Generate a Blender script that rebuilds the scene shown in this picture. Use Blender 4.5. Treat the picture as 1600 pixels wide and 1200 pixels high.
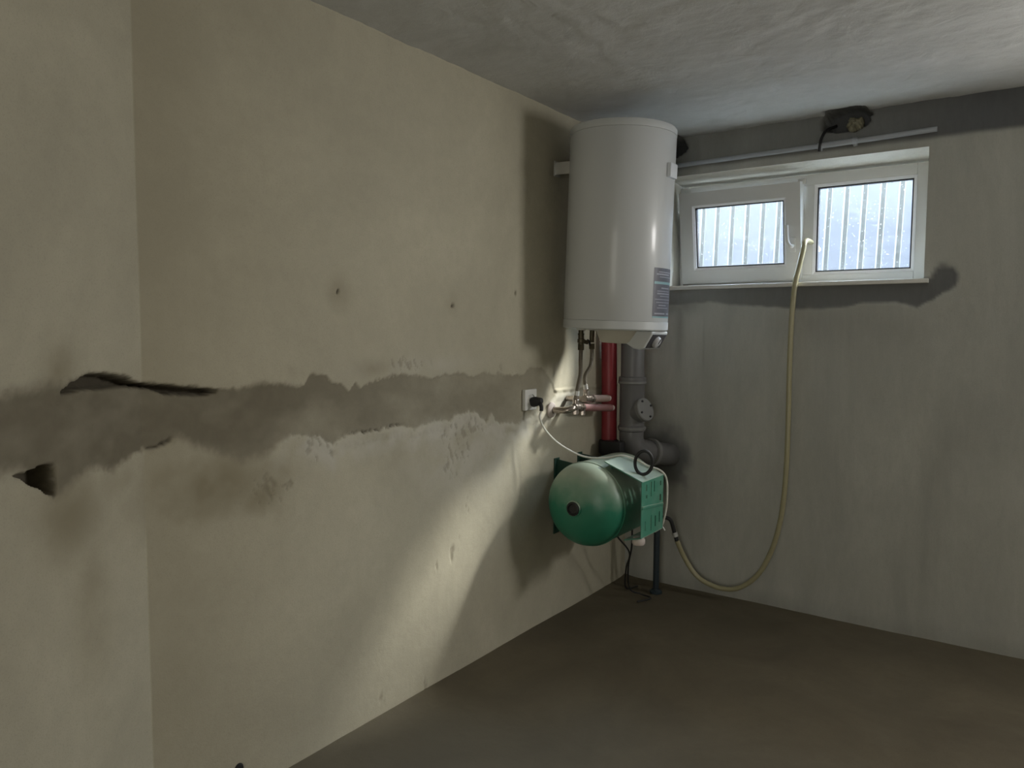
import bpy, bmesh, math
import numpy as np
from mathutils import Vector, Matrix

# ------------------------------------------------------------------ scene basics
for o in list(bpy.data.objects):
    bpy.data.objects.remove(o)
SC = bpy.context.scene
COL = SC.collection
PI = math.pi

H = 2.2            # ceiling height
D = 3.4855         # back wall plane (y)
YE = 0.9465        # vertical edge where the left wall bends
BEND = math.radians(27)
XR = 3.7          # right wall
YR = -1.7          # rear wall

# ------------------------------------------------------------------ camera
YAW, PITCH, ROLL = 0.61433, 0.07089, 0.00446
cam_d = bpy.data.cameras.new('camera')
cam_d.sensor_fit = 'HORIZONTAL'
cam_d.sensor_width = 36
cam_d.lens = 36 * 1180.32 / 1600
cam_d.clip_start = 0.02
cam = bpy.data.objects.new('camera', cam_d)
COL.objects.link(cam)
fw = Vector((-math.sin(YAW) * math.cos(PITCH), math.cos(YAW) * math.cos(PITCH), -math.sin(PITCH)))
rt = Vector((math.cos(YAW), math.sin(YAW), 0))
up = rt.cross(fw)
r2 = math.cos(ROLL) * rt + math.sin(ROLL) * up
u2 = -math.sin(ROLL) * rt + math.cos(ROLL) * up
M = Matrix((r2, u2, -fw)).transposed().to_4x4()
M.translation = Vector((1.73655, 0, 1.27281))
cam.matrix_world = M
SC.camera = cam

# ------------------------------------------------------------------ world, sun, added fill lamps
world = bpy.data.worlds.new('sky')
SC.world = world
world.use_nodes = True
bg = world.node_tree.nodes['Background']
bg.inputs['Color'].default_value = (0.68, 0.84, 1.0, 1)
bg.inputs['Strength'].default_value = 36.0

sun_d = bpy.data.lights.new('sun', 'SUN')
sun_d.energy = 9.5
sun_d.angle = math.radians(9)
sun_d.color = (1.0, 0.95, 0.84)
sun = bpy.data.objects.new('sun', sun_d)
COL.objects.link(sun)
sun.rotation_euler = Vector((-1, -1.48, -1.29)).to_track_quat('-Z', 'Y').to_euler()

# window portal: helps the sky light find the opening
por_d = bpy.data.lights.new('window_portal', 'AREA')
por_d.shape = 'RECTANGLE'
por_d.size, por_d.size_y = 1.1, 0.52
por_d.cycles.is_portal = True
por = bpy.data.objects.new('window_portal', por_d)
COL.objects.link(por)
por.location = (0.75, D + 0.30, 1.75)
por.rotation_euler = Vector((0, -1, 0)).to_track_quat('-Z', 'Y').to_euler()

# added fill lamp in a made-up doorway behind the camera
rear_fill_d = bpy.data.lights.new('rear_fill_light', 'AREA')
rear_fill_d.shape = 'RECTANGLE'
rear_fill_d.size, rear_fill_d.size_y = 1.0, 1.95
rear_fill_d.energy = 20
rear_fill_d.color = (1.0, 0.965, 0.86)
rear_fill = bpy.data.objects.new('rear_fill_light', rear_fill_d)
COL.objects.link(rear_fill)
rear_fill.location = (1.9, YR - 0.05, 1.0)
rear_fill.rotation_euler = Vector((0, 1, 0)).to_track_quat('-Z', 'Y').to_euler()

# added fill lamp behind a made-up window, unseen further right
w2_d = bpy.data.lights.new('side_fill_light', 'AREA')
w2_d.shape = 'RECTANGLE'
w2_d.size, w2_d.size_y = 0.98, 0.42
w2_d.energy = 60
w2_d.color = (1.0, 0.98, 0.945)
w2 = bpy.data.objects.new('side_fill_light', w2_d)
COL.objects.link(w2)
w2.location = (2.78, D + .17, 1.70)
w2.rotation_euler = Vector((-.6, -1, -.9)).to_track_quat('-Z', 'Y').to_euler()

SC.view_settings.view_transform = 'Standard'
SC.view_settings.look = 'None'
SC.view_settings.gamma = 1
SC.view_settings.use_curve_mapping = False
SC.view_settings.exposure = 0.16
SC.cycles.use_denoising = True
SC.cycles.max_bounces = 8
SC.cycles.diffuse_bounces = 5
SC.cycles.use_adaptive_sampling = True
SC.cycles.adaptive_threshold = 0.02
SC.cycles.transparent_max_bounces = 12
SC.cycles.sample_clamp_indirect = 4.0
SC.cycles.caustics_reflective = False
SC.cycles.caustics_refractive = False

# ------------------------------------------------------------------ helpers
def tag(o, label=None, cat=None, group=None, kind=None):
    if label: o['label'] = label
    if cat: o['category'] = cat
    if group: o['group'] = group
    if kind: o['kind'] = kind
    return o

def empty(name, loc=(0, 0, 0), label=None, cat=None, group=None):
    o = bpy.data.objects.new(name, None)
    o.empty_display_size = 0.05
    COL.objects.link(o)
    o.location = loc
    return tag(o, label, cat, group)

def link(name, me, mat=None, parent=None, smooth=False, angle=None):
    o = bpy.data.objects.new(name, me)
    COL.objects.link(o)
    if mat: me.materials.append(mat)
    if parent: o.parent = parent
    if smooth:
        me.shade_smooth() if angle is None else me.shade_smooth()
        if angle is not None:
            me.set_sharp_from_angle(angle=math.radians(angle))
    return o

def obj(name, bm, mat=None, parent=None, smooth=True, angle=35):
    bmesh.ops.recalc_face_normals(bm, faces=bm.faces)
    me = bpy.data.meshes.new(name)
    bm.to_mesh(me)
    bm.free()
    return link(name, me, mat, parent, smooth, angle)

def add_box(bm, lo, hi, bevel=0.0, mat4=None, seg=2):
    lo, hi = Vector(lo), Vector(hi)
    r = bmesh.ops.create_cube(bm, size=1)
    vs = r['verts']
    for v in vs:
        v.co = Vector(((v.co.x + .5) * (hi.x - lo.x) + lo.x, (v.co.y + .5) * (hi.y - lo.y) + lo.y, (v.co.z + .5) * (hi.z - lo.z) + lo.z))
    if bevel:
        es = list({e for v in vs for e in v.link_edges})
        rb = bmesh.ops.bevel(bm, geom=es, offset=bevel, segments=seg, affect='EDGES', profile=.6)
        vs = list({v for f in rb['faces'] for v in f.verts} | {v for v in vs if v.is_valid})
    if mat4 is not None:
        bmesh.ops.transform(bm, matrix=mat4, verts=vs)
    return vs

def box(lo, hi, bevel=0.0, mat4=None):
    bm = bmesh.new()
    add_box(bm, lo, hi, bevel, mat4)
    return bm

def add_lathe(bm, prof, seg=32, mat4=None):
    """prof: (r, z) pairs, axis z"""
    rings = []
    for r, z in prof:
        if r < 1e-6:
            rings.append([bm.verts.new((0, 0, z))])
        else:
            rings.append([bm.verts.new((r * math.cos(2 * PI * i / seg), r * math.sin(2 * PI * i / seg), z)) for i in range(seg)])
    for a, b in zip(rings, rings[1:]):
        for i in range(seg):
            j = (i + 1) % seg
            if len(a) == 1 and len(b) == 1: continue
            if len(a) == 1: bm.faces.new((a[0], b[j], b[i]))
            elif len(b) == 1: bm.faces.new((a[i], a[j], b[0]))
            else: bm.faces.new((a[i], a[j], b[j], b[i]))
    vs = [v for r in rings for v in r]
    if mat4 is not None:
        bmesh.ops.transform(bm, matrix=mat4, verts=vs)
    return vs

def lathe(prof, seg=32, mat4=None):
    bm = bmesh.new()
    add_lathe(bm, prof, seg, mat4)
    return bm

def axis_mat(p, d):
    """matrix putting local z along d, origin at p"""
    q = Vector(d).to_track_quat('Z', 'Y')
    return Matrix.Translation(Vector(p)) @ q.to_matrix().to_4x4()

def add_cyl(bm, p, q, r, seg=20, r1=None, bev=0.0):
    p, q = Vector(p), Vector(q)
    L = (q - p).length
    r1 = r if r1 is None else r1
    b = bev
    prof = [(0, 0), (r - b, 0), (r, b), (r1, L - b), (r1 - b, L), (0, L)] if b else [(0, 0), (r, 0), (r1, L), (0, L)]
    return add_lathe(bm, prof, seg, axis_mat(p, q - p))

def cyl(p, q, r, seg=20, r1=None, bev=0.0):
    bm = bmesh.new()
    add_cyl(bm, p, q, r, seg, r1, bev)
    return bm

def smooth_path(pts, n=8):
    pts = [Vector(p) for p in pts]
    P = [2 * pts[0] - pts[1]] + pts + [2 * pts[-1] - pts[-2]]
    out = []
    for i in range(1, len(P) - 2):
        a, b, c, d = P[i - 1], P[i], P[i + 1], P[i + 2]
        for k in range(n):
            t = k / n
            out.append(.5 * ((2 * b) + (c - a) * t + (2 * a - 5 * b + 4 * c - d) * t * t + (3 * b - a - 3 * c + d) * t ** 3))
    out.append(pts[-1])
    return out

def add_tube(bm, path, r, seg=12, caps=True, closed=False):
    path = [Vector(p) for p in path]
    n = len(path)
    rad = r if callable(r) else (lambda i: r)
    tang = []
    for i in range(n):
        a = path[(i - 1) % n] if closed else path[max(i - 1, 0)]
        b = path[(i + 1) % n] if closed else path[min(i + 1, n - 1)]
        tang.append((b - a).normalized())
    ref = Vector((0, 0, 1)) if abs(tang[0].z) < .9 else Vector((1, 0, 0))
    nrm = (ref - tang[0] * ref.dot(tang[0])).normalized()
    rings = []
    for i in range(n):
        nrm = (nrm - tang[i] * nrm.dot(tang[i])).normalized()
        bn = tang[i].cross(nrm)
        R = rad(i)
        rings.append([bm.verts.new(path[i] + R * (math.cos(2 * PI * k / seg) * nrm + math.sin(2 * PI * k / seg) * bn)) for k in range(seg)])
    for i in range(n if closed else n - 1):
        a, b = rings[i], rings[(i + 1) % n]
        for k in range(seg):
            l = (k + 1) % seg
            bm.faces.new((a[k], a[l], b[l], b[k]))
    if caps and not closed:
        bm.faces.new(rings[0][::-1])
        bm.faces.new(rings[-1])

def tube(path, r, seg=12, caps=True, closed=False):
    bm = bmesh.new()
    add_tube(bm, path, r, seg, caps, closed)
    return bm

def prism(poly, axis, a, b):
    """extrude a 2D polygon; axis 'x': poly is (y,z); 'y': (x,z); 'z': (x,y)"""
    bm = bmesh.new()
    f = {'x': lambda u, v, w: (w, u, v), 'y': lambda u, v, w: (u, w, v), 'z': lambda u, v, w: (u, v, w)}[axis]
    A = [bm.verts.new(f(u, v, a)) for u, v in poly]
    B = [bm.verts.new(f(u, v, b)) for u, v in poly]
    bm.faces.new(A)
    bm.faces.new(B[::-1])
    n = len(poly)
    for i in range(n):
        j = (i + 1) % n
        bm.faces.new((A[i], B[i], B[j], A[j]))
    return bm

# numpy value noise ------------------------------------------------
def _hash(ix, iy, seed):
    h = (ix.astype(np.int64) * 374761393 + iy.astype(np.int64) * 668265263 + seed * 1442695041) & 0xFFFFFFFF
    h = ((h ^ (h >> 13)) * 1274126177) & 0xFFFFFFFF
    return ((h ^ (h >> 16)) & 0xFFFF) / 65535.0

def vnoise(x, y, seed=0):
    ix, iy = np.floor(x), np.floor(y)
    fx, fy = x - ix, y - iy
    fx = fx * fx * (3 - 2 * fx); fy = fy * fy * (3 - 2 * fy)
    a, b = _hash(ix, iy, seed), _hash(ix + 1, iy, seed)
    c, d = _hash(ix, iy + 1, seed), _hash(ix + 1, iy + 1, seed)
    return (a + (b - a) * fx) * (1 - fy) + (c + (d - c) * fx) * fy

def fbm(x, y, seed=0, octv=4):
    s, amp, tot = 0, 1.0, 0
    for k in range(octv):
        s = s + amp * (vnoise(x, y, seed + k * 17) - .5); tot += amp
        amp *= .55; x = x * 2.03 + 3.1; y = y * 2.03 + 1.7
    return s / tot * 2

def sstep(a, b, x):
    t = np.clip((x - a) / (b - a), 0, 1)
    return t * t * (3 - 2 * t)

def polydist(x, y, pts):
    best = np.full(np.shape(x), 1e9)
    for (ax, ay), (bx, by) in zip(pts, pts[1:]):
        dx, dy = bx - ax, by - ay
        t = np.clip(((x - ax) * dx + (y - ay) * dy) / (dx * dx + dy * dy + 1e-12), 0, 1)
        best = np.minimum(best, np.hypot(x - ax - t * dx, y - ay - t * dy))
    return best

def blob(x, y, cx, cy, rx, ry):
    return np.exp(-(((x - cx) / rx) ** 2 + ((y - cy) / ry) ** 2))

def grid_mesh(name, us, vs, pos, mask=None, drop=None, mat=None, flip=False):
    """us, vs 1-D arrays; pos(U,V)->X,Y,Z arrays; mask(U,V)->3 arrays stored as colour attribute 'marks'"""
    U, V = np.meshgrid(us, vs, indexing='ij')
    X, Y, Z = pos(U, V)
    nu, nv = U.shape
    co = np.stack([X, Y, Z], -1).reshape(-1, 3).astype(np.float32)
    idx = np.arange(nu * nv).reshape(nu, nv)
    q = np.stack([idx[:-1, :-1], idx[1:, :-1], idx[1:, 1:], idx[:-1, 1:]], -1)
    if flip: q = q[..., ::-1]
    if drop is not None:
        uc, vc = .5 * (U[:-1, :-1] + U[1:, 1:]), .5 * (V[:-1, :-1] + V[1:, 1:])
        q = q[~drop(uc, vc)]
    q = q.reshape(-1, 4)
    me = bpy.data.meshes.new(name)
    me.vertices.add(len(co)); me.vertices.foreach_set('co', co.ravel())
    me.loops.add(q.size); me.loops.foreach_set('vertex_index', q.ravel().astype(np.int32))
    me.polygons.add(len(q)); me.polygons.foreach_set('loop_start', (np.arange(len(q)) * 4).astype(np.int32))
    if mask is not None:
        m = np.stack([np.asarray(a, float) * np.ones(U.shape) for a in (tuple(mask(U, V)) + (0.0,))[:4]], -1).reshape(-1, 4).astype(np.float32)
        at = me.color_attributes.new('marks', 'FLOAT_COLOR', 'POINT')
        at.data.foreach_set('color', m.ravel())
    me.update(calc_edges=True)
    me.validate()
    o = link(name, me, mat)
    me.shade_smooth()
    return o

def steps(parts):
    """parts: list of (start, end, step) -> one sorted coordinate array"""
    out = []
    for a, b, s in parts:
        n = max(1, int(round((b - a) / s)))
        out += list(np.linspace(a, b, n + 1)[:-1])
    out.append(parts[-1][1])
    return np.array(out)

# ------------------------------------------------------------------ materials
def new_mat(name):
    m = bpy.data.materials.new(name)
    m.use_nodes = True
    nt = m.node_tree
    b = nt.nodes['Principled BSDF']
    return m, nt, b

def N(nt, t, **kw):
    n = nt.nodes.new(t)
    for k, v in kw.items():
        if k in n.inputs: n.inputs[k].default_value = v
        else: setattr(n, k, v)
    return n

def mix(nt, fac, a, b, blend='MIX'):
    n = nt.nodes.new('ShaderNodeMix'); n.data_type = 'RGBA'; n.blend_type = blend
    for sock, val in ((n.inputs[0], fac), (n.inputs[6], a), (n.inputs[7], b)):
        if isinstance(val, (int, float)): sock.default_value = val
        elif isinstance(val, tuple): sock.default_value = (*val, 1) if len(val) == 3 else val
        else: nt.links.new(val, sock)
    return n.outputs[2]

def ramp(nt, val, stops):
    n = nt.nodes.new('ShaderNodeValToRGB')
    e = n.color_ramp.elements
    while len(e) > 1: e.remove(e[0])
    e[0].position, e[0].color = stops[0][0], (stops[0][1],) * 3 + (1,) if not isinstance(stops[0][1], tuple) else (*stops[0][1], 1)
    for pz, c in stops[1:]:
        x = e.new(pz); x.color = (c, c, c, 1) if not isinstance(c, tuple) else (*c, 1)
    nt.links.new(val, n.inputs[0])
    return n.outputs[0]

def simple(name, col, rough=.5, metal=0.0, var=.12, scale=30, bump=.0, bscale=200, coat=0.0, spec=.5, dust=None, dustamt=.5):
    m, nt, b = new_mat(name)
    tc = N(nt, 'ShaderNodeTexCoord')
    nz = N(nt, 'ShaderNodeTexNoise', Scale=scale, Detail=5.0, Roughness=.6)
    nt.links.new(tc.outputs['Object'], nz.inputs['Vector'])
    dark = tuple(c * (1 - var) for c in col); lite = tuple(min(1, c * (1 + var)) for c in col)
    out = mix(nt, nz.outputs['Fac'], dark, lite)
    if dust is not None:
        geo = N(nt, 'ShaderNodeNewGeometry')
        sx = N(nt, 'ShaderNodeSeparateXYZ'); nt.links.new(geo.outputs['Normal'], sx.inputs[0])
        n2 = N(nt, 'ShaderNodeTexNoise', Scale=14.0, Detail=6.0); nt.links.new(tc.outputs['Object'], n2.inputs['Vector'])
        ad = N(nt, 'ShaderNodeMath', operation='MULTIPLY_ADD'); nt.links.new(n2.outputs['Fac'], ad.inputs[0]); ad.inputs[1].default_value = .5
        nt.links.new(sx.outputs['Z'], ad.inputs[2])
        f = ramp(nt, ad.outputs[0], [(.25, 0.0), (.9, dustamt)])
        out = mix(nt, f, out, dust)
    nt.links.new(out, b.inputs['Base Color'])
    b.inputs['Roughness'].default_value = rough
    b.inputs['Metallic'].default_value = metal
    b.inputs['Coat Weight'].default_value = coat
    b.inputs['Specular IOR Level'].default_value = spec
    if bump:
        n3 = N(nt, 'ShaderNodeTexNoise', Scale=bscale, Detail=4.0); nt.links.new(tc.outputs['Object'], n3.inputs['Vector'])
        bp = N(nt, 'ShaderNodeBump', Strength=bump, Distance=.002); nt.links.new(n3.outputs['Fac'], bp.inputs['Height'])
        nt.links.new(bp.outputs['Normal'], b.inputs['Normal'])
    return m

def plaster(name, base, patch, stain_shade, white, rough=.9, big=1.6, stretch=(1, 1, 1), bump=.35, var=.16, trowel=0.0, recess_shade=(.055, .046, .032)):
    """bare cement plaster; colour attribute 'marks': R filled chase and dark hole insides, G damp marks and painted bend shade, B pale lime smear and painted floor light, A painted shade in cracks"""
    m, nt, b = new_mat(name)
    geo = N(nt, 'ShaderNodeNewGeometry')
    mp = N(nt, 'ShaderNodeMapping'); mp.inputs['Scale'].default_value = stretch
    nt.links.new(geo.outputs['Position'], mp.inputs['Vector'])
    n1 = N(nt, 'ShaderNodeTexNoise', Scale=big, Detail=7.0, Roughness=.62, Distortion=.6)
    n2 = N(nt, 'ShaderNodeTexNoise', Scale=22.0, Detail=6.0, Roughness=.7)
    n3 = N(nt, 'ShaderNodeTexNoise', Scale=260.0, Detail=3.0, Roughness=.7)
    for n in (n1, n2, n3): nt.links.new(mp.outputs[0], n.inputs['Vector'])
    dk = tuple(c * (1 - var) for c in base); lt = tuple(min(1, c * (1 + var)) for c in base)
    c = mix(nt, ramp(nt, n1.outputs['Fac'], [(.3, 0.0), (.7, 1.0)]), dk, lt)
    c = mix(nt, ramp(nt, n2.outputs['Fac'], [(.30, .22), (.62, 0.0)]), c, tuple(x * .72 for x in base))
    c = mix(nt, ramp(nt, n3.outputs['Fac'], [(.30, .30), (.48, 0.0)]), c, tuple(x * .6 for x in base))
    at = N(nt, 'ShaderNodeVertexColor', layer_name='marks')
    sp = N(nt, 'ShaderNodeSeparateColor'); nt.links.new(at.outputs['Color'], sp.inputs[0])
    pc = mix(nt, n2.outputs['Fac'], tuple(x * .8 for x in patch), tuple(x * 1.15 for x in patch))
    c = mix(nt, sp.outputs['Blue'], c, white)
    c = mix(nt, sp.outputs['Green'], c, stain_shade)
    c = mix(nt, sp.outputs['Red'], c, pc)
    c = mix(nt, at.outputs['Alpha'], c, recess_shade)
    nt.links.new(c, b.inputs['Base Color'])
    b.inputs['Roughness'].default_value = rough
    b.inputs['Specular IOR Level'].default_value = .25
    bp = N(nt, 'ShaderNodeBump', Strength=bump, Distance=.004)
    hsum = N(nt, 'ShaderNodeMath', operation='MULTIPLY_ADD')
    nt.links.new(n3.outputs['Fac'], hsum.inputs[0]); hsum.inputs[1].default_value = .25
    nt.links.new(n2.outputs['Fac'], hsum.inputs[2])
    hv = hsum.outputs[0]
    if trowel:
        n4 = N(nt, 'ShaderNodeTexNoise', Scale=9.0, Detail=6.0, Roughness=.55, Distortion=1.6)
        nt.links.new(mp.outputs[0], n4.inputs['Vector'])
        h2 = N(nt, 'ShaderNodeMath', operation='MULTIPLY_ADD')
        nt.links.new(n4.outputs['Fac'], h2.inputs[0]); h2.inputs[1].default_value = trowel
        nt.links.new(hv, h2.inputs[2]); hv = h2.outputs[0]
    nt.links.new(hv, bp.inputs['Height'])
    nt.links.new(bp.outputs['Normal'], b.inputs['Normal'])
    return m

def glass_mat(name, tint, dirt):
    m = bpy.data.materials.new(name); m.use_nodes = True
    nt = m.node_tree; nt.nodes.clear()
    out = N(nt, 'ShaderNodeOutputMaterial')
    tr = N(nt, 'ShaderNodeBsdfTransparent'); tr.inputs[0].default_value = (*tint, 1)
    gl = N(nt, 'ShaderNodeBsdfGlossy'); gl.inputs['Roughness'].default_value = .02
    df = N(nt, 'ShaderNodeBsdfTranslucent'); df.inputs[0].default_value = (.9, .92, .95, 1)
    lw = N(nt, 'ShaderNodeLayerWeight'); lw.inputs[0].default_value = .5
    p5 = N(nt, 'ShaderNodeMath', operation='POWER'); nt.links.new(lw.outputs['Facing'], p5.inputs[0]); p5.inputs[1].default_value = 5.0
    fr = N(nt, 'ShaderNodeMath', operation='MULTIPLY_ADD'); nt.links.new(p5.outputs[0], fr.inputs[0]); fr.inputs[1].default_value = .6; fr.inputs[2].default_value = .03
    geo = N(nt, 'ShaderNodeNewGeometry')
    vz = N(nt, 'ShaderNodeTexNoise', Scale=140.0, Detail=1.0); nt.links.new(geo.outputs['Position'], vz.inputs['Vector'])
    vz2 = N(nt, 'ShaderNodeTexNoise', Scale=11.0, Detail=5.0, Distortion=2.0); nt.links.new(geo.outputs['Position'], vz2.inputs['Vector'])
    s1 = ramp(nt, vz.outputs['Fac'], [(.72, 0.0), (.76, .35)])
    s2 = ramp(nt, vz2.outputs['Fac'], [(.5, 0.0), (.8, .02)])
    sm = N(nt, 'ShaderNodeMath', operation='MAXIMUM'); nt.links.new(s1, sm.inputs[0]); nt.links.new(s2, sm.inputs[1])
    sc_ = N(nt, 'ShaderNodeMath', operation='MULTIPLY'); nt.links.new(sm.outputs[0], sc_.inputs[0]); sc_.inputs[1].default_value = dirt
    m1 = N(nt, 'ShaderNodeMixShader'); nt.links.new(fr.outputs[0], m1.inputs[0]); nt.links.new(tr.outputs[0], m1.inputs[1]); nt.links.new(gl.outputs[0], m1.inputs[2])
    m2 = N(nt, 'ShaderNodeMixShader'); nt.links.new(sc_.outputs[0], m2.inputs[0]); nt.links.new(m1.outputs[0], m2.inputs[1]); nt.links.new(df.outputs[0], m2.inputs[2])
    nt.links.new(m2.outputs[0], out.inputs[0])
    return m

PL_L = plaster('plaster_left', (.435, .405, .312), (.175, .155, .112), (.25, .22, .15), (.53, .51, .45), big=1.1)
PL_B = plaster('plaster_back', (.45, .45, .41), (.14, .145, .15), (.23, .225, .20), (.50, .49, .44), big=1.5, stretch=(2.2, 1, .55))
PL_C = plaster('plaster_ceiling', (.57, .575, .56), (.07, .07, .07), (.42, .415, .385), (.64, .64, .635), big=1.3, bump=.55, var=.10, trowel=1.3)  # near-black patch colour is shade painted inside the ceiling hole
PL_F = plaster('screed_floor', (.118, .10, .068), (.1, .09, .07), (.1, .09, .07), (.25, .23, .18), big=2.0, var=.22)
PL_O = plaster('plaster_other', (.42, .40, .35), (.2, .2, .19), (.3, .3, .27), (.55, .55, .53))
M_REVEAL = plaster('plaster_reveal', (.80, .77, .69), (.2, .2, .19), (.3, .3, .27), (.55, .55, .53), bump=.8, var=.14)
M_PVC = simple('white_window_plastic', (.72, .72, .70), .35, var=.05, scale=9)
M_BEAD = simple('white_glazing_bead', (.93, .93, .94), .3, var=.03)
M_GASKET = simple('black_rubber_gasket', (.03, .03, .035), .6)
M_GLASS = glass_mat('dusty_window_glass', (.97, .98, .99), 1.0)
M_GLASS2 = glass_mat('clean_window_glass', (.98, .98, .98), .1)
M_SILL = simple('white_sill_plastic', (.68, .67, .63), .45, var=.1, scale=25)
M_SHEET = simple('white_painted_steel', (.088, .091, .108), .4, var=.04, scale=6)
M_GROOVE = simple('grey_sheet_groove', (.056, .058, .056), .5, var=.05)
M_RIB = simple('lit_rib_edge', (.24, .243, .255), .35, var=.03)  # paler than the sheet: light caught on the flanks, put into the colour
M_SCREW = simple('zinc_screw', (.55, .56, .6), .35, .7)
M_GROUND = simple('pale_concrete_ground', (.80, .81, .82), .95, var=.08, scale=40, bump=.6)
M_ENAMEL = simple('white_enamel', (.54, .558, .565), .42, var=.03, scale=4, coat=.25)
M_ENAMEL.node_tree.nodes['Principled BSDF'].inputs['Coat Roughness'].default_value = .14
M_CAPPL = simple('white_heater_plastic', (.55, .57, .575), .38, var=.03)
M_UNDER = simple('beige_underside_plastic', (.50, .47, .40), .5, var=.06)
M_PANEL = simple('charcoal_panel_plastic', (.045, .045, .05), .35)
M_KNOB = simple('pale_grey_knob', (.46, .46, .47), .35, var=.04)
M_STEEL = simple('zinc_plated_steel', (.58, .58, .56), .4, .6, var=.1)
M_TAB = simple('clear_plastic_tab', (.72, .75, .80), .2, var=.1, scale=50)
M_BRASSDK = simple('tarnished_brass', (.10, .085, .055), .45, .7, var=.3)
M_BRAID = simple('steel_braid', (.17, .15, .12), .45, .75, var=.4, scale=300, bump=.8, bscale=600)
M_CHROME = simple('dull_chrome', (.42, .37, .33), .25, .9, var=.2)
M_PINK = simple('pink_pipe_sleeve', (.25, .12, .11), .65, var=.2, scale=30)
M_PINKPALE = simple('dusty_pink_pipe_sleeve', (.30, .215, .175), .7, var=.2, scale=30)
M_PALE = simple('pale_pipe_end', (.55, .48, .44), .6)
M_RED = simple('red_foam_sleeve', (.25, .022, .03), .42, var=.25, scale=18)
M_BLACK = simple('black_rubber', (.012, .012, .013), .55, var=.3)
M_GREYP = simple('grey_sewer_plastic', (.14, .138, .14), .42, var=.12, scale=12)
M_GREYR = simple('grey_sewer_rim', (.20, .20, .195), .4, var=.1)
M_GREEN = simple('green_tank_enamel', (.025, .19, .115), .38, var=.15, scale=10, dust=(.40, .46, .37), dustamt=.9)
M_GREENP = simple('green_bracket_enamel', (.06, .25, .17), .45, var=.15, scale=20, dust=(.40, .47, .39), dustamt=.85)
M_GREEND = simple('dark_green_enamel', (.012, .05, .035), .45)
M_WCORD = simple('white_cord', (.66, .65, .58), .5)
M_SOCK = simple('white_socket_plastic', (.70, .70, .67), .35, var=.03)
M_HOSE = simple('yellowed_clear_hose', (.36, .33, .20), .3, var=.15, scale=15, coat=.3)
M_COND = simple('grey_conduit_plastic', (.38, .40, .43), .35, var=.08)
M_FOAM = simple('old_mounting_foam', (.27, .255, .18), .95, var=.3, scale=60, bump=.8)
M_DARK = simple('dark_blue_pipe', (.018, .03, .038), .5)
M_LABEL = simple('dark_label_print', (.085, .085, .105), .45, var=.35, scale=30)
M_LABTEAL = simple('teal_label_stripe', (.22, .38, .40), .45)
M_LABLITE = simple('pale_label_print', (.30, .30, .34), .45, var=.2, scale=120)

# ------------------------------------------------------------------ left wall with the filled chase
TOP = [(0.3, 1.15), (0.538, 1.15), (0.582, 1.154), (0.63, 1.158), (0.663, 1.158), (0.698, 1.156), (0.72, 1.167), (0.745, 1.173), (0.774, 1.178), (0.814, 1.179), (0.877, 1.169), (0.934, 1.153), (0.985, 1.139), (1.034, 1.136), (1.076, 1.131), (1.138, 1.116), (1.166, 1.117), (1.214, 1.121), (1.263, 1.125), (1.326, 1.125), (1.38, 1.117), (1.425, 1.113), (1.449, 1.145), (1.508, 1.135), (1.537, 1.116), (1.562, 1.107), (1.595, 1.081), (1.622, 1.111), (1.643, 1.092), (1.69, 1.11), (1.747, 1.119), (1.805, 1.125), (1.867, 1.122), (1.996, 1.107), (2.066, 1.115), (2.138, 1.117), (2.213, 1.104), (2.292, 1.112), (2.462, 1.09), (2.543, 1.091), (2.599, 1.12), (2.677, 1.115), (2.738, 1.077), (2.80, 1.0)]
BOT = [(0.3, 0.99), (0.53, 1.007), (0.582, 1.001), (0.621, 0.985), (0.66, 0.934), (0.705, 0.948), (0.763, 0.97), (0.803, 0.969), (0.837, 0.96), (0.868, 0.971), (0.926, 0.982), (0.953, 0.984), (0.988, 0.992), (1.018, 1.001), (1.038, 1.005), (1.058, 0.993), (1.081, 0.977), (1.125, 0.964), (1.161, 0.944), (1.219, 0.919), (1.269, 0.922), (1.311, 0.934), (1.343, 0.956), (1.377, 0.97), (1.429, 0.971), (1.481, 0.958), (1.517, 0.935), (1.529, 0.922), (1.545, 0.939), (1.594, 0.953), (1.639, 0.948), (1.688, 0.949), (1.745, 0.958), (1.85, 0.951), (1.881, 0.935), (1.946, 0.95), (2.013, 0.953), (2.065, 0.948), (2.108, 0.967), (2.168, 0.969), (2.229, 0.971), (2.253, 0.944), (2.293, 0.921), (2.326, 0.95), (2.376, 0.905), (2.428, 0.91), (2.486, 0.894), (2.602, 0.912), (2.7, 0.936), (2.80, 1.0)]
CRACK = [(0.695, 1.143), (0.734, 1.152), (0.773, 1.159), (0.823, 1.157), (0.876, 1.151), (0.933, 1.141), (0.977, 1.132), (1.017, 1.123), (1.059, 1.118), (1.102, 1.113), (1.14, 1.112)]
CRACK_W = [(0.695, .004), (.74, .014), (.79, .022), (.86, .016), (.93, .007), (.97, .007), (1.02, .013), (1.07, .012), (1.14, .006)]
LIP = [(1.575, 0.955), (1.647, 0.95), (1.716, 0.952), (1.78, 0.956), (1.834, 0.957)]
LIP2 = [(0.95, 0.983), (0.98, 0.991), (1.008, 0.999), (1.018, 1.001)]

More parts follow.
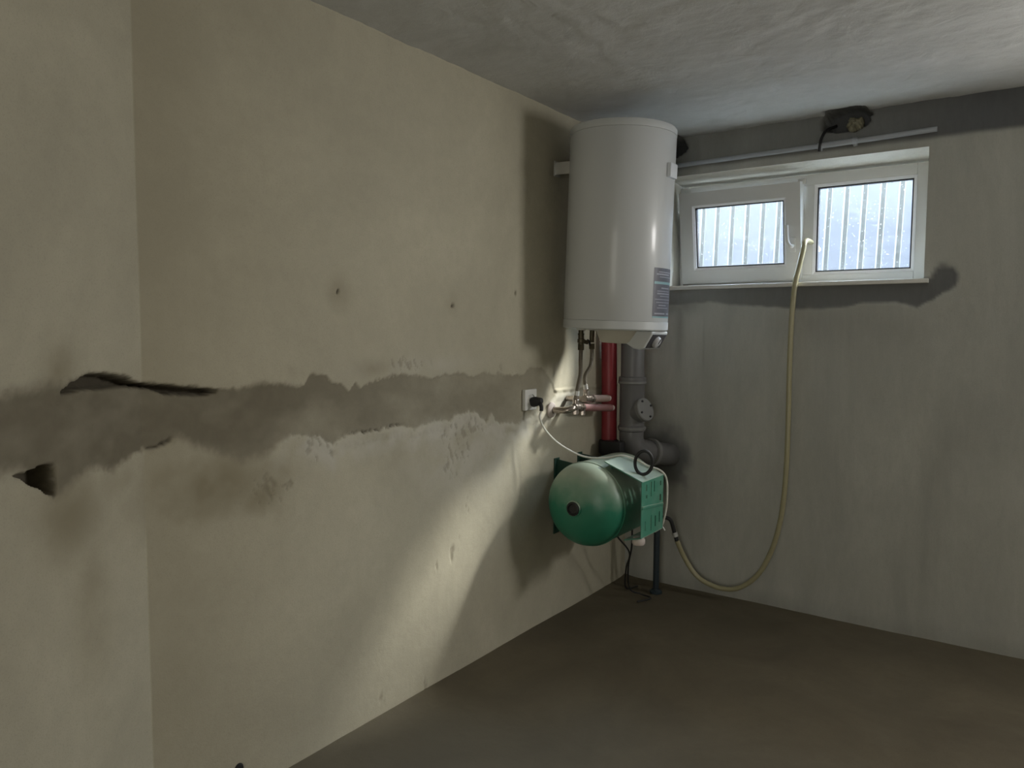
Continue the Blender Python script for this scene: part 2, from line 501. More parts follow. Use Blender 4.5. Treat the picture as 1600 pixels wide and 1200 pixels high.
def chase(t, z):
    """signed distance-like value inside the filled chase, and local edge softness"""
    tx, tz = zip(*TOP); bx, bz = zip(*BOT)
    jag = .010 * fbm(t * 38, z * 38, 5, 4) + .006 * fbm(t * 120, z * 120, 9, 3)
    d = np.minimum(np.interp(t, tx, tz) - z, z - np.interp(t, bx, bz)) + jag
    lowside = z < .5 * (np.interp(t, tx, tz) + np.interp(t, bx, bz))
    soft = np.where(lowside, np.interp(t, [.6, .95, 1.05, 1.28, 1.40], [.022, .008, .020, .022, .004]), np.interp(t, [.70, .76, 1.15, 1.25, 1.5], [.022, .004, .004, .012, .005]))
    return d, soft

def left_fields(t, z):
    d, soft = chase(t, z)
    m = sstep(-soft, soft, d)
    cw = np.interp(t, *zip(*CRACK_W))
    cd = polydist(t, z, CRACK) + .004 * fbm(t * 60, z * 60, 31, 3)
    crack = sstep(1.0, .55, cd / cw)
    tx, tz = zip(*TOP); bx, bz = zip(*BOT)
    below = z < .5 * (np.interp(t, tx, tz) + np.interp(t, bx, bz))
    lipw = .012 * np.clip(.35 + 1.6 * fbm(t * 16, z * 0 + 3, 35, 3), 0, 1) + .001
    along = np.interp(t, [.94, .96, 1.01, 1.03, 1.55, 1.60, 1.80, 1.85], [0, .9, .9, 0, 0, 1, 1, 0])
    lip = along * below * sstep(-.002, .002, d) * sstep(1.0, .5, d / lipw)
    # broken hole at the far left: three-cornered
    nj = .007 * fbm(t * 45, z * 45, 41, 4)
    e1 = (.997 - z) + .10 * (t - .59)                      # upper edge
    e2 = (.668 - t) + .05 * (z - .96)                      # right edge
    e3 = (z - .935) + .62 * (t - .662)                     # slanting lower edge
    hole = sstep(-.002, .006, np.minimum(np.minimum(e1, e2), e3) + nj)
    # small pits and drill holes
    pits = np.zeros_like(t)
    for (a, b, r) in ((2.486, 1.421, .0085), (2.088, 1.360, .006), (2.098, 1.356, .006), (1.557, 1.387, .006)):
        pits = np.maximum(pits, sstep(r, r * .4, np.hypot(t - a, z - b)))
    # chips knocked out of the skim below and above the chase
    ch = fbm(t * 75 + z * 30, z * 34 - t * 12, 77, 4)
    zone = np.maximum.reduce([.9 * blob(t, z, 2.17, .91, .16, .05), .75 * blob(t, z, 2.12, .81, .12, .08), .8 * blob(t, z, 1.45, .925, .10, .05), .8 * blob(t, z, 1.30, .83, .10, .05), .8 * blob(t, z, 1.85, 1.16, .12, .03), .6 * blob(t, z, 2.40, 1.12, .1, .03), .7 * blob(t, z, 2.18, .60, .04, .05), .9 * blob(t, z, 2.10, .47, .04, .05), .7 * blob(t, z, 2.0, .43, .02, .04), .6 * blob(t, z, 1.70, .06, .05, .02), .6 * blob(t, z, 1.93, .02, .05, .02)])
    chips = sstep(.42, .55, ch * .9 + .55 * zone - .12 * (1 - zone)) * sstep(.15, .45, zone)
    return m, crack, lip, hole, pits, chips

def left_relief(t, z):
    m, crack, lip, hole, pits, chips = left_fields(t, z)
    rec = .0035 * m * (1 + .5 * fbm(t * 9, z * 24, 3, 4)) + .045 * crack + .012 * lip + .055 * hole + .02 * pits + .003 * chips
    und = .004 * fbm(t * 1.7, z * 1.7, 11, 3) + .0012 * fbm(t * 11, z * 11, 12, 4)
    lim = .004 * sstep(.03, .0, np.abs(chase(t, z)[0] + .014)) * sstep(1.3, 1.5, t) * (z < 1.02)   # squeezed-out filler along the lower edge
    return -rec + und + lim

def left_marks(t, z):
    m, crack, lip, hole, pits, chips = left_fields(t, z)
    n = fbm(t * 7, z * 7, 51, 4)
    fade = np.interp(t, [.6, 1.2, 1.6, 2.5, 2.8], [.90, .96, .74, .52, .45])
    patch = np.maximum.reduce([m * fade * np.clip(.92 + .55 * fbm(t * 6, z * 9, 57, 4), .5, 1.1), .38 * chips, crack, lip, hole, pits])
    st = np.maximum.reduce([
        .6 * blob(t, z, .68, 1.19, .05, .045), .75 * blob(t, z, 1.10, .87, .24, .11), .60 * blob(t, z, .70, .89, .10, .10), .5 * blob(t, z, .86, .93, .08, .05),
        .45 * blob(t, z, 1.02, 1.16, .09, .05), .40 * blob(t, z, 1.35, 1.15, .14, .035), .65 * blob(t, z, 1.28, .80, .10, .09),
        .40 * blob(t, z, 1.76, .86, .10, .06), .35 * blob(t, z, 1.70, 1.15, .1, .03), .35 * blob(t, z, .76, .70, .06, .20), .40 * blob(t, z, 1.20, 1.13, .25, .03), .35 * blob(t, z, 1.35, .88, .10, .06),
        .35 * blob(t, z, 1.557, 1.387, .05, .05), .25 * blob(t, z, 2.09, 1.37, .03, .04), .45 * blob(t, z, 2.64, 1.12, .10, .06)])
    st = st * np.clip(1 + 1.3 * n, 0, 1.5)
    d, _ = chase(t, z)
    lime = sstep(.075, .0, np.abs(d + .035)) * (z < 1.0) * sstep(1.25, 1.45, t)
    lime = np.maximum.reduce([.75 * lime, .55 * blob(t, z, 2.2, .82, .28, .14), .35 * blob(t, z, 1.42, .92, .10, .05), .35 * blob(t, z, 1.9, 1.15, .3, .03)])
    lime = lime * np.clip(.8 + 1.2 * fbm(t * 16, z * 16, 61, 4), 0, 1)
    st = np.maximum(st, .42 * np.exp(-((t - YE) / .38) ** 2) * (t > YE) * np.clip(1 + .5 * fbm(t * 3, z * 2, 53, 3), 0, 1.3))  # shading towards the bend, painted through the same mask as the damp marks
    recess_shade = np.maximum.reduce([.85 * crack, .6 * lip, .75 * hole * np.interp(t, [.60, .64], [.2, 1]), pits])  # shade inside crack, lip, hole and pits put into the colour
    return np.clip(patch, 0, 1), np.clip(st, 0, 1), np.clip(lime, 0, 1), np.clip(recess_shade, 0, 1)

tz_ = steps([(0, .34, .016), (.34, .62, .010), (.62, .80, .008), (.80, 1.24, .0045), (1.24, 1.45, .009), (1.45, H + .02, .018)])
ty_ = steps([(YE - .05, YE, .0125), (YE, 2.82, .0045), (2.82, D + .02, .012)])
wl = grid_mesh('wall_left', ty_, tz_, lambda t, z: (left_relief(t, z), t, z), left_marks, mat=PL_L)
tag(wl, 'plastered left wall with a ragged filled chase across it', kind='structure')
ts_ = steps([(YR - 1.2, .5, .05), (.5, YE, .0045), (YE, YE + .006, .003)])
def strip_pos(t, z):
    s = YE - t
    r = left_relief(t, z)
    return math.sin(BEND) * s + r * math.cos(BEND), YE - math.cos(BEND) * s + r * math.sin(BEND), z
ws = grid_mesh('wall_left_near', ts_, tz_, strip_pos, left_marks, mat=PL_L)
tag(ws, 'paler near stretch of the left wall with a dark broken hole', kind='structure')

# ------------------------------------------------------------------ back wall with window opening and ceiling breaks
WX0, WX1, WZ0, WZ1 = .20, 1.32, 1.484, 2.016
def hole_field(x, z):
    n = .022 * fbm(x * 28, z * 28, 91, 4)
    a = np.hypot((x - 1.0) / 1.0, (z - 2.172) / .55) + n - .35 * np.clip(1.0 - x, 0, 1) * 0
    h1 = sstep(.105, .085, a)
    h2 = sstep(.075, .055, np.hypot((x - .215) / 1.0, (z - 2.155) / .75) + n)
    return np.maximum(h1, h2)
def back_pos(x, z):
    h = hole_field(x, z)
    inwin = sstep(.0, .03, np.maximum(np.maximum(WX0 - x, x - WX1), np.maximum(WZ0 - z, z - WZ1)))
    rough = .004 * fbm(x * 2, z * 2, 14, 3) + .0015 * fbm(x * 12, z * 12, 15, 4)
    beam = .006 * sstep(2.045, 2.062, z + .006 * fbm(x * 6, z * 0, 16, 3))
    pit = .006 * sill_patch(x, z)
    return x, D + .11 * h + (rough + beam + pit) * inwin * (1 - .9 * 0), z
def sill_patch(x, z):
    j = .020 * fbm(x * 14, z * 14, 101, 4)
    low = np.interp(x, [.15, .27, .45, .62, .80, .97, 1.10, 1.22, 1.30, 1.36, 1.42], [1.39, 1.402, 1.408, 1.385, 1.378, 1.374, 1.392, 1.398, 1.375, 1.41, 1.46])
    a = np.minimum(WZ0 + .01 - z, z - low) + j * .6
    a = np.minimum(a, 1.40 - x + j)
    b = .045 - np.hypot((x - 1.392), (z - 1.488) * .85) + j * .5
    return sstep(-.006, .008, np.maximum(a, b))
def back_marks(x, z):
    h = hole_field(x, z)
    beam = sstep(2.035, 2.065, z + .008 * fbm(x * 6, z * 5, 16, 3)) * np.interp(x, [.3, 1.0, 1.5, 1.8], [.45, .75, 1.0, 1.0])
    pb = .9 * sill_patch(x, z) * np.interp(x, [.2, .7, 1.4], [.55, .9, 1.0])
    around = .85 * sstep(.17, .08, np.hypot((x - .20), (z - .65) * .8) + .05 * fbm(x * 12, z * 12, 111, 4))
    st = np.maximum.reduce([.55 * blob(x, z, .275, 1.30, .022, .20), .45 * blob(x, z, .30, 1.40, .10, .05), .35 * blob(x, z, .40, 1.2, .006, .12), .4 * blob(x, z, .20, .55, .12, .3), .35 * sstep(.10, .0, z) * np.ones_like(x), .25 * blob(x, z, 1.0, 1.30, .3, .08)])
    st = st * np.clip(1 + 1.1 * fbm(x * 9, z * 5, 121, 4), 0, 1.4)
    lime = .35 * blob(x, z, .37, 1.30, .10, .12) + .2 * blob(x, z, 1.45, 1.72, .15, .25)
    return np.clip(np.maximum.reduce([h, beam, pb, around]), 0, 1), np.clip(st, 0, 1), np.clip(lime, 0, 1)
bx_ = steps([(0 - .02, WX0, .010), (WX0, WX1, .010), (WX1, 1.5, .010), (1.5, 2.2, .03), (2.2, 3.3, .05), (3.3, XR + .02, .05)])
bz_ = steps([(0, 1.30, .02), (1.30, WZ0, .008), (WZ0, WZ1, .019), (WZ1, H + .09, .006)])
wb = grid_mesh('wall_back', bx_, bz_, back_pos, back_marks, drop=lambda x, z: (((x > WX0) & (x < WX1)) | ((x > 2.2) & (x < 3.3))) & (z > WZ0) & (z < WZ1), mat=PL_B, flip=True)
tag(wb, 'grey plastered back wall around the basement window', kind='structure')

# window reveals (top one slopes down to the frame)
FY = D + .15           # room-side face of the window frame
def quad_obj(name, pts, mat, n=24):
    a, b, c, d = [np.array(p, float) for p in pts]
    def pos(u, v):
        P = (1 - u)[..., None] * ((1 - v)[..., None] * a + v[..., None] * d) + u[..., None] * ((1 - v)[..., None] * b + v[..., None] * c)
        w = .0015 * fbm(P[..., 0] * 20 + P[..., 2] * 9, P[..., 1] * 30 + P[..., 2] * 7, 131, 3) * np.minimum(1, 12 * np.minimum(np.minimum(u, 1 - u), np.minimum(v, 1 - v)))
        nn = np.cross(b - a, d - a); nn = nn / np.linalg.norm(nn)
        P = P + w[..., None] * nn
        return P[..., 0], P[..., 1], P[..., 2]
    return grid_mesh(name, np.linspace(0, 1, n * 3), np.linspace(0, 1, n), pos, lambda u, v: (0 * u, 0 * u, 0 * u), mat=mat)
YO = D + .32
def simple_box_reveal(x0, x1, a0, a1):
    bm = bmesh.new()
    add_box(bm, (x0 - .02, D + .001, a0 - .02), (x0, YO, a1 + .02)); add_box(bm, (x1, D + .001, a0 - .02), (x1 + .02, YO, a1 + .02))
    add_box(bm, (x0, D + .001, a0 - .02), (x1, YO, a0)); add_box(bm, (x0, D + .001, a1), (x1, YO, a1 + .02))
    return bm
for nm, pts in (('trim_1', [(WX0, D, WZ1), (WX1, D, WZ1), (WX1, YO, 1.985), (WX0, YO, 1.985)]),
                ('trim_2', [(WX0, D, WZ0), (WX0, D, WZ1), (WX0, YO, 1.985), (WX0, YO, WZ0)]),
                ('trim_3', [(WX1, D, WZ0), (WX1, D, WZ1), (WX1, YO, 1.985), (WX1, YO, WZ0)]),
                ('trim_4', [(WX0, D, WZ0), (WX1, D, WZ0), (WX1, YO, WZ0), (WX0, YO, WZ0)])):
    o = quad_obj(nm, pts, M_REVEAL)
    tag(o, {'trim_1': 'pale plastered upper reveal of the window', 'trim_2': 'pale plastered reveal between heater and window', 'trim_3': 'right plastered reveal of the window', 'trim_4': 'plastered ledge under the window frame'}[nm], kind='structure')

rv = obj('trim_5', simple_box_reveal(2.2, 3.3, WZ0, WZ1), M_REVEAL, smooth=False)  # part of the added window
tag(rv, 'plastered reveals of the added window beyond the right edge', kind='structure')

# ------------------------------------------------------------------ ceiling, floor, remaining walls
def ceil_pos(x, y):
    w = .006 * fbm(x * 2.2, y * 2.2, 141, 3) + .0035 * fbm(x * 11 + 2 * fbm(x * 3, y * 3, 142, 2), y * 15, 143, 4)
    h = np.maximum(0, hole_field(x, 2.20 + 0 * y) * sstep(D - .07, D - .02, y + .02 * fbm(x * 20, y * 20, 144, 3)))
    return x, y, H + w + .06 * h
def ceil_marks(x, y):
    h = hole_field(x, 2.20 + 0 * y) * sstep(D - .07, D - .02, y + .02 * fbm(x * 20, y * 20, 144, 3))
    return np.clip(h, 0, 1), .25 * np.clip(fbm(x * 2, y * 2, 145, 3), 0, 1), np.clip(.8 * fbm(x * 5, y * 5, 146, 4), 0, 1)
ce = grid_mesh('ceiling', steps([(-.05, 1.8, .012), (1.8, XR + .05, .04)]), steps([(YR - .05, 1.4, .05), (1.4, D + .12, .011)]), ceil_pos, ceil_marks, mat=PL_C, flip=True)
tag(ce, 'trowelled grey plaster ceiling', kind='structure')
fl = grid_mesh('floor', steps([(-.05, XR + .05, .03)]), steps([(YR - .05, D + .05, .03)]),
               lambda x, y: (x, y, .004 * fbm(x * 2, y * 2, 151, 3) - .004 + .012 * np.exp(-np.maximum(x, 0) / .03) + .012 * np.exp(-np.maximum(D - y, 0) / .03)),
               lambda x, y: (0 * x, .5 * np.clip(fbm(x * 1.5, y * 1.5, 152, 3), 0, 1), .35 * blob(x, y, .5, 1.3, .6, .6)), mat=PL_F)  # paler left front floor: light put into the colour
tag(fl, 'dark brown concrete screed floor', kind='structure')
z0 = lambda a, b: (0 * a, 0 * a, 0 * a)
wr = grid_mesh('wall_right', steps([(YR - .05, D + .05, .2)]), steps([(0, H + .02, .2)]), lambda y, z: (XR + 0 * y, y, z), z0, mat=PL_O, flip=True)
tag(wr, 'plain plastered right wall', kind='structure')
DX0, DX1, DZ = 1.4, 2.4, 2.0
xs = np.array([-.1, .6, DX0, DX1, XR + .05]); zs = np.array([0, 1.0, DZ, H + .02])
wq = grid_mesh('wall_rear', xs, zs, lambda x, z: (x, YR + 0 * x, z), z0, drop=lambda x, z: (x > DX0) & (x < DX1) & (z < DZ), mat=PL_O)
tag(wq, 'rear wall with an added doorway for fill light', kind='structure')  # doorway opening is added for the rear fill lamp

# solid ground and slab around the room
for nm, lo, hi, lb in (('ceiling_slab', (-1.2, YR - 1.3, H + .13), (XR + .4, D + .33, H + .35), 'concrete slab above the ceiling plaster'),
                       ('wall_left_core', (-.6, YR - 1.3, -.1), (-.12, D + .33, H + .14), 'masonry core behind the left wall plaster'),
                       ('wall_back_core', (-.12, D + .16, H - .16), (XR + .4, D + .33, H + .14), 'concrete lintel core above the window'),
                       ('wall_back_side', (-.12, D + .16, -.1), (WX0 - .011, D + .33, H - .15), 'masonry core behind the back wall plaster')):
    tag(obj(nm, box(lo, hi), PL_O, smooth=False), lb, kind='structure')
tag(obj('wall_light_blocker', box((2.17, D + .32, 1.40), (3.33, D + .36, 2.1)), PL_O, smooth=False), 'added unseen panel blocking the sky outside the added window', kind='structure')  # added unseen panel, keeps sky light out of this opening
# added window around the side fill lamp, out of view on the right
def simple_ring(x0, x1, a0, a1, w, y0, y1):
    bm = bmesh.new()
    add_box(bm, (x0, y0, a0), (x0 + w, y1, a1)); add_box(bm, (x1 - w, y0, a0), (x1, y1, a1))
    add_box(bm, (x0 + w, y0, a0), (x1 - w, y1, a0 + w)); add_box(bm, (x0 + w, y0, a1 - w), (x1 - w, y1, a1))
    return bm
win_added = empty('window_added', (2.75, D + .05, 1.49))
tag(win_added, 'white added window for fill light, unseen further right in the back wall', kind='structure')
f2 = obj('frame', simple_ring(2.2 - 2.75, 3.3 - 2.75, 0, .52, .045, 0, .06), M_PVC, win_added, smooth=False)
obj('pane', box((-.51, .028, .04), (.51, .032, .48)), M_GLASS2, win_added, smooth=False)
tag(obj('window_sill', box((2.18, D - .016, 1.472), (3.32, D + .05, 1.49), .003), M_SILL), 'white sill board of the added window beyond the right edge', kind='structure')

# ------------------------------------------------------------------ window_1: white plastic frame, tilted sash, fixed pane
win = empty('window_1', (.75, FY, WZ0))
tag(win, 'white plastic basement window with one sash tilted open', kind='structure')
win_inv = Matrix.Translation((-.75, -FY, -WZ0))
def wobj(name, bm, mat, parent=None, **k):
    bmesh.ops.transform(bm, matrix=win_inv, verts=bm.verts)
    return obj(name, bm, mat, parent or win, **k)
FX0, FX1, FZ0, FZ1 = .205, 1.312, 1.488, 1.986
MX = .822                                  # mullion centre
wobj('frame_jamb', box((FX0, FY, FZ0), (FX0 + .05, FY + .065, FZ1), .004), M_PVC)
wobj('frame_jamb', box((FX1 - .05, FY, FZ0), (FX1, FY + .065, FZ1), .004), M_PVC)
wobj('frame_head', box((FX0 + .05, FY, FZ1 - .048), (FX1 - .05, FY + .065, FZ1), .004), M_PVC)
wobj('frame_foot', box((FX0 + .05, FY, FZ0), (FX1 - .05, FY + .065, FZ0 + .045), .004), M_PVC)
wobj('mullion', box((MX - .026, FY, FZ0 + .045), (MX + .026, FY + .065, FZ1 - .048), .004), M_PVC)
# fixed right light: bead, gasket, pane
def ring(x0, x1, z0_, z1, w, y0, y1, slope=0.0):
    bm = bmesh.new()
    O = [(x0, z0_), (x1, z0_), (x1, z1), (x0, z1)]
    I = [(x0 + w, z0_ + w), (x1 - w, z0_ + w), (x1 - w, z1 - w), (x0 + w, z1 - w)]
    vs = {}
    for k, (P, y) in enumerate(((O, y0), (I, y0 + slope), (I, y1), (O, y1))):
        vs[k] = [bm.verts.new((a, y, b)) for a, b in P]
    for k in range(4):
        A, B = vs[k], vs[(k + 1) % 4]
        for i in range(4):
            j = (i + 1) % 4
            bm.faces.new((A[i], A[j], B[j], B[i]))
    return bm
PX0, PX1, PZ0, PZ1 = MX + .026, FX1 - .05, FZ0 + .045, FZ1 - .048
wobj('glazing_bead', ring(PX0, PX1, PZ0, PZ1, .012, FY + .001, FY + .03, .006), M_BEAD, smooth=False)
wobj('gasket', ring(PX0 + .012, PX1 - .012, PZ0 + .012, PZ1 - .012, .006, FY + .012, FY + .03), M_GASKET, smooth=False)
wobj('pane', box((PX0 + .014, FY + .020, PZ0 + .014), (PX1 - .014, FY + .024, PZ1 - .014)), M_GLASS, smooth=False)
wobj('gasket', ring(PX0 + .004, PX1 - .004, PZ0 + .004, PZ1 - .004, .010, FY + .036, FY + .050), M_GASKET, smooth=False)

# tilted sash: hinged at its foot, top leans into the room
SX0, SX1 = .232, .806
SZ0, SZ1 = 1.512, 1.952
TILT = math.radians(8.5)
hinge = Matrix.Translation((0, FY + .0, SZ0))
TM = hinge @ Matrix.Rotation(TILT, 4, 'X') @ hinge.inverted()
sash = wobj('sash', ring(SX0, SX1, SZ0, SZ1, .064, FY - .022, FY + .045), M_PVC)
def sobj(name, bm, mat, **k):
    bmesh.ops.transform(bm, matrix=win_inv, verts=bm.verts)
    return obj(name, bm, mat, sash, **k)
sobj('glazing_bead', ring(SX0 + .064, SX1 - .064, SZ0 + .064, SZ1 - .064, .011, FY - .020, FY + .01, .006), M_BEAD, smooth=False)
sobj('gasket', ring(SX0 + .075, SX1 - .075, SZ0 + .075, SZ1 - .075, .006, FY - .008, FY + .01), M_GASKET, smooth=False)
sobj('pane', box((SX0 + .077, FY + .0, SZ0 + .077), (SX1 - .077, FY + .004, SZ1 - .077)), M_GLASS, smooth=False)
sobj('gasket', ring(SX0 + .060, SX1 - .060, SZ0 + .060, SZ1 - .060, .012, FY + .020, FY + .035), M_GASKET, smooth=False)
hx = SX1 - .032
bm = box((hx - .013, FY - .034, 1.640), (hx + .013, FY - .022, 1.705), .004)
sobj('handle_rose', bm, M_PVC)
bm = tube(smooth_path([(hx, FY - .030, 1.672), (hx, FY - .058, 1.668), (hx - .006, FY - .066, 1.674), (hx - .016, FY - .066, 1.70), (hx - .018, FY - .066, 1.765)], 6), lambda i: .0085, 10)
sobj('handle', bm, M_PVC)
sobj('scissor_stay', box((SX1 - .02, FY + .02, SZ1 - .012), (SX1 + .014, FY + .035, SZ1 + .012), .002), M_STEEL)
sash.matrix_local = win_inv @ TM @ win_inv.inverted()
hg = wobj('hinge', cyl((SX0 - .006, FY - .014, FZ0 + .01), (SX0 - .006, FY - .014, FZ0 + .07), .008, 12), M_PVC)

# sill board
sl = obj('window_sill', box((WX0 - .01, D - .016, WZ0 - .012), (WX1 + .018, FY + .0, WZ0 + .006), .003), M_SILL)
tag(sl, 'thin white plastic sill board under the basement window', 'sill')

# ------------------------------------------------------------------ outside: ground and ribbed sheet fence
SY = D + .9
grd = grid_mesh('ground', steps([(-8, 10, .6)]), steps([(D + .33, D + 14, .5)]), lambda x, y: (x, y, 1.33 + .02 * fbm(x, y, 161, 2)), None, mat=M_GROUND)
tag(grd, 'ground outside the basement window', kind='structure')
ow = obj('wall_outside', box((-8, D + .315, 1.2), (WX0 - .012, D + .34, 2.75)), PL_O, smooth=False); tag(ow, 'outer face of the house left of the window', kind='structure')
ow = obj('wall_outside', box((WX1 + .012, D + .315, 1.2), (2.18, D + .34, 2.75)), PL_O, smooth=False); tag(ow, 'outer face of the house right of the window', kind='structure')
ow = obj('wall_outside', box((3.32, D + .315, 1.2), (10, D + .34, 2.75)), PL_O, smooth=False); tag(ow, 'outer face of the house right of the added window', kind='structure')
ow = obj('wall_outside', box((2.18, D + .315, 2.03), (3.32, D + .34, 2.75)), PL_O, smooth=False); tag(ow, 'outer face of the house above the added window', kind='structure')
ow = obj('wall_outside', box((WX0 - .012, D + .315, 1.995), (WX1 + .012, D + .34, 2.75)), PL_O, smooth=False); tag(ow, 'outer face of the house above the window', kind='structure')
fence = empty('sheet_fence', (.6, SY, 1.33), 'pale ribbed steel sheet fence outside the basement window', 'fence')
fence.rotation_euler = (0, math.radians(1.8), 0)
PITCH_R, GW = .0885, .020
r0 = .722 - .6
prof = []
k = -24
us = []
while k <= 24:
    c = r0 + k * PITCH_R
    us += [(c - GW / 2 - .006, 0), (c - GW / 2, .009), (c + GW / 2, .009), (c + GW / 2 + .006, 0)]
    k += 1
bm = bmesh.new()
zb, zt = .03, .86
A = [bm.verts.new((u, d, zb)) for u, d in us]
B = [bm.verts.new((u, d, zt)) for u, d in us]
for i in range(len(us) - 1):
    f = bm.faces.new((A[i], A[i + 1], B[i + 1], B[i]))
    f.material_index = (2, 1, 2, 0)[i % 4]
so = obj('ribbed_sheet', bm, M_SHEET, fence, smooth=False)
so.data.materials.append(M_GROOVE)
so.data.materials.append(M_RIB)
md = so.modifiers.new('thickness', 'SOLIDIFY'); md.thickness = .0012
for k in (-6, -4, 0, 2, 4):
    c = r0 + k * PITCH_R
    s_ = obj('screw', cyl((c, .010, .215), (c, -.004, .215), .0075, 10, .006), M_SCREW, fence)
for zz in (.10, .70):
    obj('rail', box((us[0][0], .014, zz), (us[-1][0], .05, zz + .04), .003), M_GROOVE, fence)

# added unseen box, keeps sky light out of the doorway
bm = bmesh.new()
vs = add_box(bm, (DX0 - .2, YR - 1.1, 0), (DX1 + .2, YR, H))
bmesh.ops.delete(bm, geom=[f for f in bm.faces if all(abs(v.co.y - YR) < 1e-5 for v in f.verts)], context='FACES')
co_ = obj('wall_doorway_blocker', bm, PL_O, smooth=False)
tag(co_, 'added unseen box closing the doorway off from the sky', kind='structure')

# ------------------------------------------------------------------ water heater (hung on the left wall, front faces the room)
HR = .2165
heater = empty('water_heater', (.253, 2.852, 1.28), 'tall white cylindrical electric water heater hanging in the corner', 'water heater')
heater.rotation_euler = (0, math.radians(1.9), 0)
obj('shell', lathe([(HR - .001, .036), (HR, .038), (HR, .782), (HR - .001, .784)], 96), M_ENAMEL, heater)
obj('top_cap', lathe([(HR - .003, .784), (HR + .0012, .785), (HR + .0012, .806), (HR - .004, .814), (HR - .02, .818), (0, .822)], 96), M_CAPPL, heater)
bc = obj('bottom_cap', lathe([(HR - .003, .036), (HR + .0012, .035), (HR + .0012, .004), (HR - .003, 0), (HR - .02, -.002), (.10, -.004), (0, -.004)], 96), M_CAPPL, heater)
obj('service_cover', lathe([(.125, -.003), (.122, -.012), (.104, -.050), (.096, -.056), (0, -.057)], 48, Matrix.Translation((.045, .01, 0))), M_UNDER, heater)
# control panel pod under the front edge
pod = obj('control_panel', prism([(.065, -.002), (.205, -.002), (.206, -.012), (.172, -.072), (.155, -.078), (.125, -.074), (.085, -.052)], 'y', -.075, .075), M_CAPPL, heater, angle=40)
md = pod.modifiers.new('round', 'BEVEL'); md.width = .006; md.segments = 3; md.limit_method = 'ANGLE'
fdir = Vector((.034, 0, .060)).normalized()           # up the slanted front
fn = Vector((.060, 0, -.034)).normalized()
FMAT = Matrix((Vector((0, 1, 0)), fdir, fn)).transposed().to_4x4(); FMAT.translation = Vector((.188, 0, -.043)) + fn * .0015
# local: x=y-world, y=up the slope, z=outwards
obj('panel_face', box((-.066, -.030, -.002), (.066, .033, .0015), .002, FMAT), M_PANEL, pod)
kb = obj('knob', lathe([(.024, 0), (.024, .006), (.021, .013), (.017, .015), (0, .015)], 32, FMAT @ Matrix.Translation((-.005, .0, .001))), M_KNOB, pod)
obj('pointer', box((-.0075, -.002, .0155), (-.0025, .020, .0175), .0005, FMAT), M_PANEL, kb)
# print on the front of the shell
def shell_patch(a0, a1, z0_, z1, off, n=16):
    bm = bmesh.new()
    A, B = [], []
    for i in range(n + 1):
        a = math.radians(a0 + (a1 - a0) * i / n)
        A.append(bm.verts.new(((HR + off) * math.cos(a), (HR + off) * math.sin(a), z0_)))
        B.append(bm.verts.new(((HR + off) * math.cos(a), (HR + off) * math.sin(a), z1)))
    for i in range(n):
        bm.faces.new((A[i], A[i + 1], B[i + 1], B[i]))
    return bm
lab = obj('information_label', shell_patch(-21, 21, .058, .250, .0006), M_LABEL, heater)
lab['label'] = 'dark grey information label with pale print'
obj('label_stripe', shell_patch(-20, 20, .186, .196, .0010), M_LABTEAL, lab)
for zz, hh, a0, a1 in ((.232, .004, -14, 15), (.222, .006, -17, 10), (.213, .003, -12, 16), (.168, .005, -8, 12), (.157, .003, -15, 12), (.146, .005, -15, 14), (.137, .003, -10, 15), (.124, .003, -18, 18), (.112, .003, -16, 16), (.100, .004, -12, 4), (.090, .003, -14, 10), (.066, .006, -18, 2), (.066, .006, 6, 17)):
    obj('print_line', shell_patch(a0, a1, zz, zz + hh, .0010, 8), M_LABLITE, lab)
obj('label_foot', shell_patch(-21, 21, .052, .058, .0007), M_LABTEAL, lab)
# plastic tab on the front, mounting arm at the back
bm = box((HR - .002, -.03, .606), (HR + .014, .035, .662), .003)
tb = obj('packing_tab', bm, M_TAB, heater)
bm = bmesh.new()
add_box(bm, (-.247, -.135, .628), (-.243, -.085, .690), .001)
add_box(bm, (-.245, -.128, .634), (-.130, -.124, .684), .001)
obj('mounting_arm', bm, M_STEEL, heater)
bm = bmesh.new()
add_box(bm, (-.247, .085, .628), (-.243, .135, .690), .001)
add_box(bm, (-.245, .124, .634), (-.130, .128, .684), .001)
obj('mounting_arm', bm, M_STEEL, heater)
# water stubs under the heater
CXA = .12 - .253
for yy in (2.80 - 2.852, 2.896 - 2.852):
    obj('stub_collar', lathe([(.022, -.001), (.022, -.007), (.014, -.010), (0, -.010)], 24, Matrix.Translation((CXA, yy, 0))), M_SOCK, heater)
    obj('water_stub', cyl((CXA, yy, -.008), (CXA, yy, -.028 if yy < 0 else -.062), .0105, 20), M_BRASSDK, heater)

# safety valve and two braided connectors
sv = empty('safety_valve', (.12, 2.80, 1.215), 'small dark brass safety valve under the heater', 'valve')
obj('valve_body', lathe([(0, 0), (.012, 0), (.012, .006), (.0155, .008), (.0155, .022), (.012, .024), (.012, .040), (.014, .041), (.014, .046), (0, .046)], 6 * 4), M_BRASSDK, sv)
obj('side_outlet', cyl((0, 0, .014), (.012, .034, .008), .009, 16), M_BRASSDK, sv)
obj('relief_lever', tube([(.012, .034, .018), (.016, .044, .012), (.018, .046, -.006)], .0045, 8), M_BLACK, sv)

